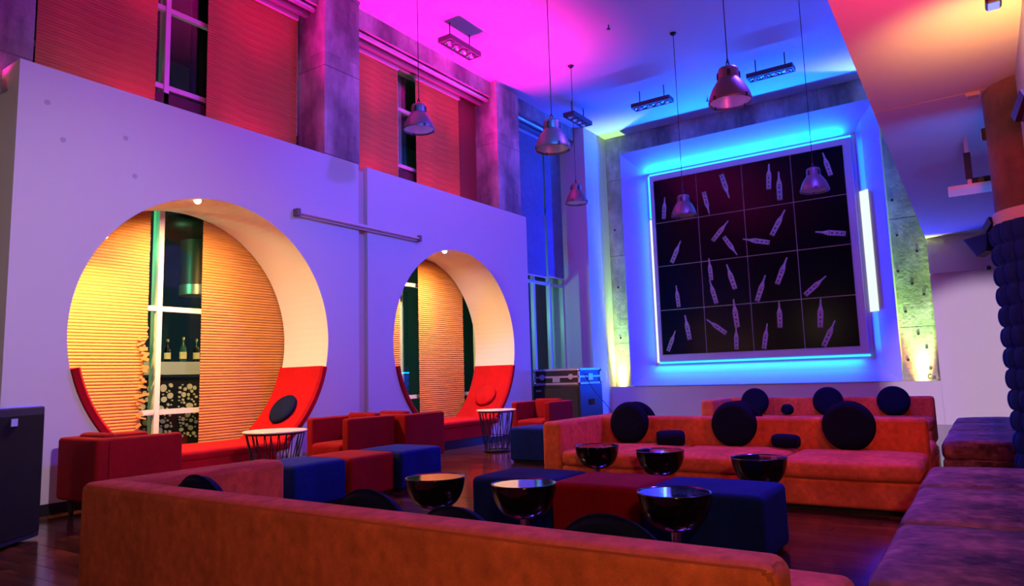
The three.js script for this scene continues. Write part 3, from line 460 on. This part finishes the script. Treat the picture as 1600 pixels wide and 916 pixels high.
// bowl tables
[[-3.44, -4.0, 0.435, 'black bowl table with brown reflection in its top'], [-2.66, -4.0, 0.435, 'black bowl table in front of the left navy pouf'], [-1.63, -4.08, 0.435, 'black bowl table with the bright light reflection, in front'], [-3.33, -6.36, 0.435, 'black bowl table by the arm of the double-sided sofa'], [-2.57, -6.15, 0.435, 'glowing blue bowl table before the double-sided sofa'], [-1.62, -5.92, 0.435, 'black bowl table in front of the right half of double-sided sofa']].forEach(([x, z, D, l]) => {
  const t = thing('bowl_table', l, 'side table', [x, 0, z], 0, 'black bowl tables'), r = D / 2, Y = 0.535, pr = [[0.03, 0.31]];
  for (let k = 1; k <= 12; k++) { const a = k / 12 * Math.PI / 2; pr.push([0.03 + (r - 0.03) * Math.pow(Math.sin(a), 0.72), 0.31 + (Y - 0.32) * (1 - Math.pow(Math.cos(a), 1.15))]); } pr.push([r + 0.004, Y], [r - 0.006, Y + 0.003], [r - 0.014, Y - 0.008]);
  mesh('bowl', lathe(pr, 48), M.blackGloss, t); mesh('glass_top', new THREE.CylinderGeometry(r - 0.01, r - 0.01, 0.012, 48).translate(0, Y - 0.008, 0), M.glassTop, t);
  mesh('stem', new THREE.CylinderGeometry(0.03, 0.03, 0.3, 18).translate(0, 0.17, 0), M.chrome, t); mesh('base', lathe([[0, 0], [0.17, 0], [0.175, 0.01], [0.16, 0.02], [0.03, 0.03], [0, 0.03]], 36), M.chrome, t);
});
// wire tables
[[-7.1, -5.36, 'wire basket table with pale top before the nearer niche'], [-7.02, -9.78, 'wire basket table with pale top before the farther niche']].forEach(([x, z, l], q) => {
  const t = thing('wire_table', l, 'side table', [x, 0, z]), H = 0.7, r = q ? 0.33 : 0.365;
  mesh('table_top', lathe([[0, H - 0.025], [r, H - 0.025], [r + 0.008, H - 0.012], [r, H], [0, H]], 48), M.paleWood, t);
  const ring = (R0, y, rr) => new THREE.TorusGeometry(R0, rr, 6, 40).rotateX(Math.PI / 2).translate(0, y, 0); mesh('upper_ring', ring(r - 0.03, H - 0.035, 0.009), M.black, t); mesh('middle_ring', ring(0.22, 0.26, 0.006), M.black, t); mesh('base_ring', merge([ring(0.21, 0.02, 0.018), new THREE.CylinderGeometry(0.21, 0.21, 0.012, 36).translate(0, 0.012, 0)]), M.black, t);
  for (let k = 0; k < 12; k++) for (const s of [-1, 1]) { const a = k / 12 * 6.283, b = a + s * 0.26; mesh('wire', rod([Math.cos(a) * 0.2, 0.03, Math.sin(a) * 0.2], [Math.cos(b) * (r - 0.03), H - 0.035, Math.sin(b) * (r - 0.03)], 0.0065, 6), M.black, t); }
});
// tub armchairs (front +z)
function armchair(pos, turn, label, w, d) {
  const t = thing('armchair', label, 'armchair', pos, turn, 'red tub armchairs'), h = 0.78, a = 0.13;
  for (const s of [-1, 1]) mesh('armrest', at(soft(a, h - 0.17, d - 0.12, 0.035), s * (w / 2 - a / 2), 0.17, 0.02), M.wine, t);
  mesh('backrest', at(soft(w, h - 0.17, 0.16, 0.04), 0, 0.17, -d / 2 + 0.08), M.wine, t); mesh('back_cushion', at(soft(w - 2 * a - 0.01, 0.38, 0.14, 0.05), 0, 0.44, -d / 2 + 0.22, 0, -0.08), M.wine, t);
  mesh('seat', at(soft(w - 2 * a + 0.01, 0.26, d - 0.14, 0.05, { puff: 0.02 }), 0, 0.19, 0.06), M.wine, t);
  for (const [sx, sz] of [[-1, -1], [1, -1], [-1, 1], [1, 1]]) mesh('leg', new THREE.CylinderGeometry(0.034, 0.02, 0.18, 12).translate(sx * (w / 2 - 0.08), 0.09, sz * (d / 2 - 0.12)), M.darkWood, t);
}
armchair([-7.4, 0, -3.74], Math.PI, 'red tub armchair at the left, seen from behind', 0.8, 0.9); armchair([-7.2, 0, -6.64], 0, 'red tub armchair facing the nearer wire table from the right', 0.82, 0.9); armchair([-7.04, 0, -7.56], Math.PI, 'red tub armchair facing the farther niche, behind the left pouf row', 0.8, 0.88); armchair([-6.95, 0, -11.15], 0, 'red tub armchair in front of the flight case', 0.84, 0.9);

// purple bench modules
function benchModule(x0, x1, z0, z1, label) { const t = thing('bench_module', label, 'bench', [(x0 + x1) / 2, 0, (z0 + z1) / 2], 0, 'purple bench modules'); const w = x1 - x0, d = Math.abs(z1 - z0); mesh('base', at(soft(w - 0.02, 0.22, d - 0.02, 0.03), 0, 0.02, 0), M.bench, t); mesh('seat_cushion', at(soft(w - 0.01, 0.2, d - 0.01, 0.07, { puff: 0.025, wob: 0.006, inner: 6 }), 0, 0.225, 0), M.bench, t); mesh('plinth', box(-w / 2 + 0.06, w / 2 - 0.06, 0, 0.03, -d / 2 + 0.06, d / 2 - 0.06), M.black, t); }
benchModule(-0.49, 0.62, -3.03, -4.3, 'purple bench module nearest the viewer'); benchModule(-0.49, 0.62, -4.3, -5.59, 'middle purple bench module of the near bench'); benchModule(-0.49, 0.62, -5.59, -6.72, 'last purple bench module of the near bench');
benchModule(-0.5, 0.62, -8.78 - 0.0, -10.28, 'first purple bench module behind the round column'); benchModule(-0.5, 0.62, -10.28, -11.6, 'second purple bench module behind the round column'); benchModule(-0.5, 0.62, -11.6, -12.75, 'furthest purple bench module by the white wall');

// round column with padded sleeve
{
  const t = thing('round_column', 'round concrete column with navy bubble-quilted sleeve at right', 'column', [0.66, 0, -8.2]);
  const cyl = new THREE.CylinderGeometry(0.47, 0.47, 3.896, 64, 8).translate(0, 1.948, 0); { const u = cyl.attributes.uv; for (let k = 0; k < u.count; k++) u.setXY(k, u.getX(k) * 2.22, u.getY(k) * 3.9); }
  mesh('shaft', cyl, std({ map: M.concrete.map, color: 0xe8b8a0, roughness: 0.85, bumpMap: roughBump, bumpScale: 0.006 }), t);
  mesh('collar', lathe([[0.475, 2.56], [0.5, 2.56], [0.5, 2.67], [0.475, 2.67]], 64), M.frameWhite, t);
  const pos = [], idx = [], nu = 21 * 8, nv = 13 * 10, H = 2.56;
  for (let j = 0; j <= nv; j++) for (let i = 0; i <= nu; i++) { const u = i / nu * 21, v = j / nv * 13; const bu = Math.sqrt(Math.abs(Math.sin(u * Math.PI))), bv = Math.sqrt(Math.abs(Math.sin(v * Math.PI))), r = 0.465 + 0.075 * bu * (0.45 + 0.55 * bv), a = i / nu * 2 * Math.PI; pos.push(Math.cos(a) * r, v / 13 * H, Math.sin(a) * r); }
  for (let j = 0; j < nv; j++) for (let i = 0; i < nu; i++) { const a = j * (nu + 1) + i; idx.push(a, a + nu + 1, a + 1, a + 1, a + nu + 1, a + nu + 2); }
  const g = new THREE.BufferGeometry(); g.setAttribute('position', new THREE.Float32BufferAttribute(pos, 3)); g.setIndex(idx); g.computeVertexNormals(); mesh('quilted_sleeve', buv(g), velvet([20, 56, 132], 0.2, 0x3858b0, { side: THREE.DoubleSide }), t);
}
// bracketed panel hanging from the soffit
{
  const t = thing('ceiling_bracket', 'flat hanging tray on a bracket arm beside the round column', 'bracket', [0.02, 3.28, -9.6]);
  mesh('pole', box(-0.02, 0.02, 0.02, 0.62, -0.02, 0.02), M.alu, t); mesh('slide', box(-0.035, 0.035, 0.1, 0.42, -0.03, 0.03), M.black, t); mesh('tray', box(-0.22, 0.21, -0.015, 0.025, -0.3, 0.12), M.alu, t); mesh('front_lip', box(-0.22, 0.21, -0.1, -0.015, 0.1, 0.12), M.frameWhite, t);
  const b = thing('projector', 'dark projector box on the hanging tray', 'projector', [0.13, 3.305, -9.75]); mesh('body', at(soft(0.2, 0.1, 0.26, 0.02), 0, 0, 0), M.black, b); mesh('lens', new THREE.CylinderGeometry(0.035, 0.04, 0.05, 18).rotateX(Math.PI / 2).translate(0, 0.05, 0.15), M.blackGloss, b);
  const s = thing('wall_speaker', 'black speaker high in the corner behind the column', 'speaker', [0.12, 3.35, -16.55], -0.5); mesh('cabinet', (() => { const sh = new THREE.Shape([[-0.2, 0.34], [0.25, 0.38], [0.2, 0.06], [0.02, -0.02]].map(p => new THREE.Vector2(...p))); const q = new THREE.ExtrudeGeometry(sh, { depth: 0.25, bevelEnabled: true, bevelSize: 0.01, bevelThickness: 0.01, bevelSegments: 2 }); return q; })(), M.black, s); mesh('bracket', rod([0.05, 0.2, 0], [0.05, 0.2, -0.33], 0.02), M.black, s);
  const cm = thing('dome_camera', 'small dark camera on a stub below the corner speaker', 'camera', [0.2, 3.1, -17.0]); mesh('stub', rod([0, 0, 0], [-0.02, 0, 0.5], 0.012), M.black, cm); mesh('dome', new THREE.SphereGeometry(0.05, 16, 12).translate(-0.02, -0.01, 0.53), M.black, cm);
  const sc = thing('wall_sensor', 'small dark sensor on the flank of the round column', 'sensor', [0.185, 3.5, -8.2]); mesh('body', at(soft(0.06, 0.12, 0.07, 0.015), 0, -0.06, 0), M.black, sc); mesh('face', box(-0.033, -0.029, -0.04, 0.04, -0.02, 0.02), M.alu, sc);
  const dl = thing('soffit_downlight', 'small square unlit downlight in the soffit by the column', 'downlight', [0.12, 3.892, -8.07 + 0.0]); mesh('frame', box(-0.06, 0.06, -0.03, 0, -0.06, 0.06), M.frameWhite, dl); mesh('lens', box(-0.045, 0.045, -0.034, -0.03, -0.045, 0.045), M.clear, dl);
  const gs = thing('soffit_spotlight', 'dark spotlight hanging from the soffit at the top edge', 'spotlight', [0.27, 3.9, -5.86]); mesh('arm', rod([0, 0, 0], [0, -0.06, 0], 0.012), M.black, gs); mesh('can', at(soft(0.1, 0.07, 0.16, 0.02), 0, -0.12, 0), M.black, gs); mesh('lens', box(-0.035, 0.035, -0.124, -0.12, -0.06, 0.06), glow([0.25, 0.3, 1], 1.2), gs); spot([0.27, 3.76, -5.86], [0.0, 0.4, -4.9], [0.3, 0.14, 1], 13, 0.8, 0.9, 3);
}
// column LED, amber and orange floods, plus floods added out of view for fill
function flood(name, label, pos, to, w, h, color, k) {
  const t = thing(name, label, 'floodlight', pos); t.lookAt(...to);
  mesh('housing', at(new THREE.BoxGeometry(w + 0.05, h + 0.05, 0.08), 0, 0, -0.05), M.black, t); mesh('lens', at(new THREE.BoxGeometry(w, h, 0.01), 0, 0, -0.004), glow(color, 1.2), t); mesh('yoke', at(new THREE.BoxGeometry(0.03, 0.2, 0.03), 0, 0.1, -0.1), M.black, t);
  const v = new THREE.Vector3(...to).sub(new THREE.Vector3(...pos)).normalize().multiplyScalar(0.012); area([pos[0] + v.x, pos[1] + v.y, pos[2] + v.z], to, w, h, color, k);
}
flood('column_uplight', 'small blue uplight clamped to the column collar', [0.14, 2.63, -8.22], [-0.2, 3.9, -8.9], 0.03, 0.09, BLUE, 30); spot([0.12, 2.68, -8.24], [-0.3, 3.9, -10], BLUE, 5, 0.9, 1, 2);
flood('amber_flood', 'amber floodlight shining up at the soffit', [0.42, 3.05, -5.9], [0.2, 3.9, -6.5], 0.16, 0.16, AMBER, 8); spot([0.4, 3.07, -5.92], [0.22, 3.9, -6.35], [1, 0.5, 0.1], P.soffitAmber, 0.85, 1, 4);
flood('added_warm_flood', 'added warm floodlight, unseen left of the viewer', [-6.4, 3.2, 1.2], [-8.4, 2.2, -2.9], 0.25, 0.25, [1, 0.66, 0.4], 120);  // added lamp, warms the end face of the white wall
flood('orange_flood', 'orange floodlight behind the viewer', [1.6, 2.9, 1.9], [-2.2, 0.3, -5], 0.4, 0.4, ORANGE, 1.5); spot([1.56, 2.87, 1.85], [-2.3, 0.2, -5], ORANGE, P.sofaOrange * 0.62, 0.62, 0.8, 10);
flood('added_lilac_flood', 'added lilac floodlight, unseen on the mezzanine edge', [-0.95, 3.6, -2.0], [-8.07, 2.2, -4.8], 0.3, 0.3, LILAC, 0.4); spot([-1.0, 3.6, -2.02], [-8.07, 2.1, -3.7], LILAC, P.wallLilac, 0.5, 1, 8);  // added lamp, gives the left wall its lilac wash
flood('added_red_flood', 'added red floodlight, unseen, shining up at the soffit', [0.4, 2.6, -4.4], [-0.5, 3.9, -6.2], 0.2, 0.2, [1, 0.03, 0.12], 620);  // added lamp, reddens the left part of the soffit
flood('added_blue_flood', 'added blue floodlight, unseen on the mezzanine parapet', [-1.0, 6.0, -4.2], [-8.0, 3.6, -11.5], 0.3, 0.3, BLUE, 2); spot([-1.05, 5.99, -4.24], [-8.07, 4.0, -10.2], BLUE, P.ceilingBlue, 0.58, 1, 8);  // added lamp, turns the far part of the left wall blue
flood('added_wall_washer', 'added lilac spotlight hidden on the rear of the round column', [0.66, 1.75, -8.86], [0.1, 1.2, -17], 0.12, 0.12, [0.9, 0.62, 1], 0.6); spot([0.64, 1.74, -8.9], [0.05, 1.1, -17], [0.95, 0.68, 1], P.washer * 3, 0.25, 0.25, 2);  // added lamp hidden by the column, brightens the right back wall
flood('added_overhead_flood', 'added violet floodlight, unseen high on the mezzanine parapet', [-1.15, 7.55, -9.6], [-3.2, 0, -6.0], 0.4, 0.4, [0.13, 0.04, 1], 1250);  // added lamp, tints sofa and pouf tops from above
// red uplights on top of the white wall
[[-2.72, 'at its left end'], [-6.4, 'before the middle concrete column'], [-8.9, 'right of the middle concrete column'], [-10.3, 'below the fourth blind'], [-11.35, 'before the far concrete column'], [-4.6, 'below the first blind']].forEach(([z, w], k) => {
  const X = k ? -8.64 : -8.4, Y = k ? 4.66 : 4.52, t = thing('red_uplight', `red uplight behind the top of the white wall ${w}`, 'uplight', [X, Y - 0.11, z]); mesh('housing', box(-0.07, 0.07, 0, 0.1, -0.07, 0.07), M.black, t); mesh('lens', box(-0.055, 0.055, 0.1, 0.112, -0.055, 0.055), glow([1, 0.08, 0.06], 3), t); mesh('bracket', box(-0.02, 0.115, -0.02, 0.0, -0.03, 0.03), M.black, t);
  spot([X, Y + 0.06, z], [X + 0.95, HC, z - 0.2], RED, k ? P.red : 6, 0.62, 1, 2); spot([X, Y + 0.06, z], [X - 0.3, 8, z], RED, k ? P.red * 0.012 : 0.5, 1.35, 0.5, 2);
});

// ------------------------------------------------------------------ black loudspeakers and flight case
{
  const t = thing('floor_speaker', 'tall black loudspeaker cut by the left edge of the view', 'speaker', [-6.84, 0, -2.78], Math.atan2(0.81, -0.58) * 0 );
  // front face runs from the far corner along (0.58, 0.81)
  t.rotation.y = -Math.atan2(0.81, 0.58);
  mesh('cabinet', at(soft(0.8, 1.1, 0.55, 0.018), 0.4, 0.02, 0.275), std({ color: 0x05070c, roughness: 0.75, bumpMap: grainBump, bumpScale: 0.001 }), t);
  mesh('grille', at(new THREE.BoxGeometry(0.74, 0.98, 0.012), 0.4, 0.56, -0.006), phys({ color: 0x04060b, roughness: 0.85, specularIntensity: 0.3, bumpMap: grainBump, bumpScale: 0.002 }), t);
  mesh('badge', at(new THREE.BoxGeometry(0.075, 0.06, 0.006), 0.41, 1.0, -0.014), std({ color: 0x9a9ea8, roughness: 0.4 }), t); mesh('top_trim', box(0.01, 0.79, 1.118, 1.128, 0.01, 0.06), M.alu, t);
  const s = thing('sub_speaker', 'black bass cabinet under the flight case by the corner pier', 'speaker', [-7.73, 0, -13.52]);
  mesh('cabinet', at(soft(1.16, 1.04, 1.04, 0.02), 0, 0, 0), M.black, s); mesh('front_grille', box(-0.53, 0.53, 0.06, 0.97, 0.515, 0.535), std({ color: 0x0e0d10, roughness: 0.75, bumpMap: grainBump, bumpScale: 0.002 }), s); mesh('side_handle', box(0.575, 0.59, 0.6, 0.72, -0.12, 0.12), M.blackGloss, s); mesh('badge', box(-0.5, -0.36, 0.9, 0.94, 0.536, 0.542), M.alu, s);
  const c = thing('flight_case', 'black flight case with aluminium edges on the bass cabinet', 'case', [-7.73, 1.05, -13.52]);
  mesh('shell', box(-0.55, 0.55, 0.01, 0.32, -0.48, 0.48), M.black, c);
  for (const y of [0.015, 0.16, 0.315]) for (const z of [-0.48, 0.48]) mesh('edge_rail', box(-0.56, 0.56, y - 0.02, y + 0.02, z - 0.018, z + 0.018), M.alu, c);
  for (const y of [0.015, 0.16, 0.315]) for (const x of [-0.55, 0.55]) mesh('edge_rail', box(x - 0.018, x + 0.018, y - 0.02, y + 0.02, -0.48, 0.48), M.alu, c);
  for (const x of [-0.55, 0.55]) for (const z of [-0.48, 0.48]) { mesh('edge_rail', box(x - 0.018, x + 0.018, 0, 0.33, z - 0.018, z + 0.018), M.alu, c); for (const y of [0.03, 0.3]) mesh('ball_corner', new THREE.SphereGeometry(0.04, 14, 10).translate(x, y, z), M.chrome, c); }
  mesh('handle', box(-0.09, 0.09, 0.05, 0.15, 0.482, 0.5), M.alu, c); for (const x of [-0.36, 0.36]) { mesh('latch', new THREE.CylinderGeometry(0.06, 0.06, 0.02, 20).rotateX(Math.PI / 2).translate(x, 0.16, 0.495), M.alu, c); } mesh('side_latch', box(0.56, 0.58, 0.08, 0.22, -0.1, 0.1), M.alu, c);
  const path = new THREE.CatmullRomCurve3([[-7.1, 1.3, -13.1], [-7.0, 0.95, -13.3], [-6.9, 0.45, -13.9], [-7.0, 0.02, -14.4]].map(p => new THREE.Vector3(...p)));
  const cb = thing('cable', 'thin black cable drooping beside the flight case', 'cable'); mesh('wire', new THREE.TubeGeometry(path, 30, 0.008, 6), M.black, cb);
}
renderer.render(scene, camera);
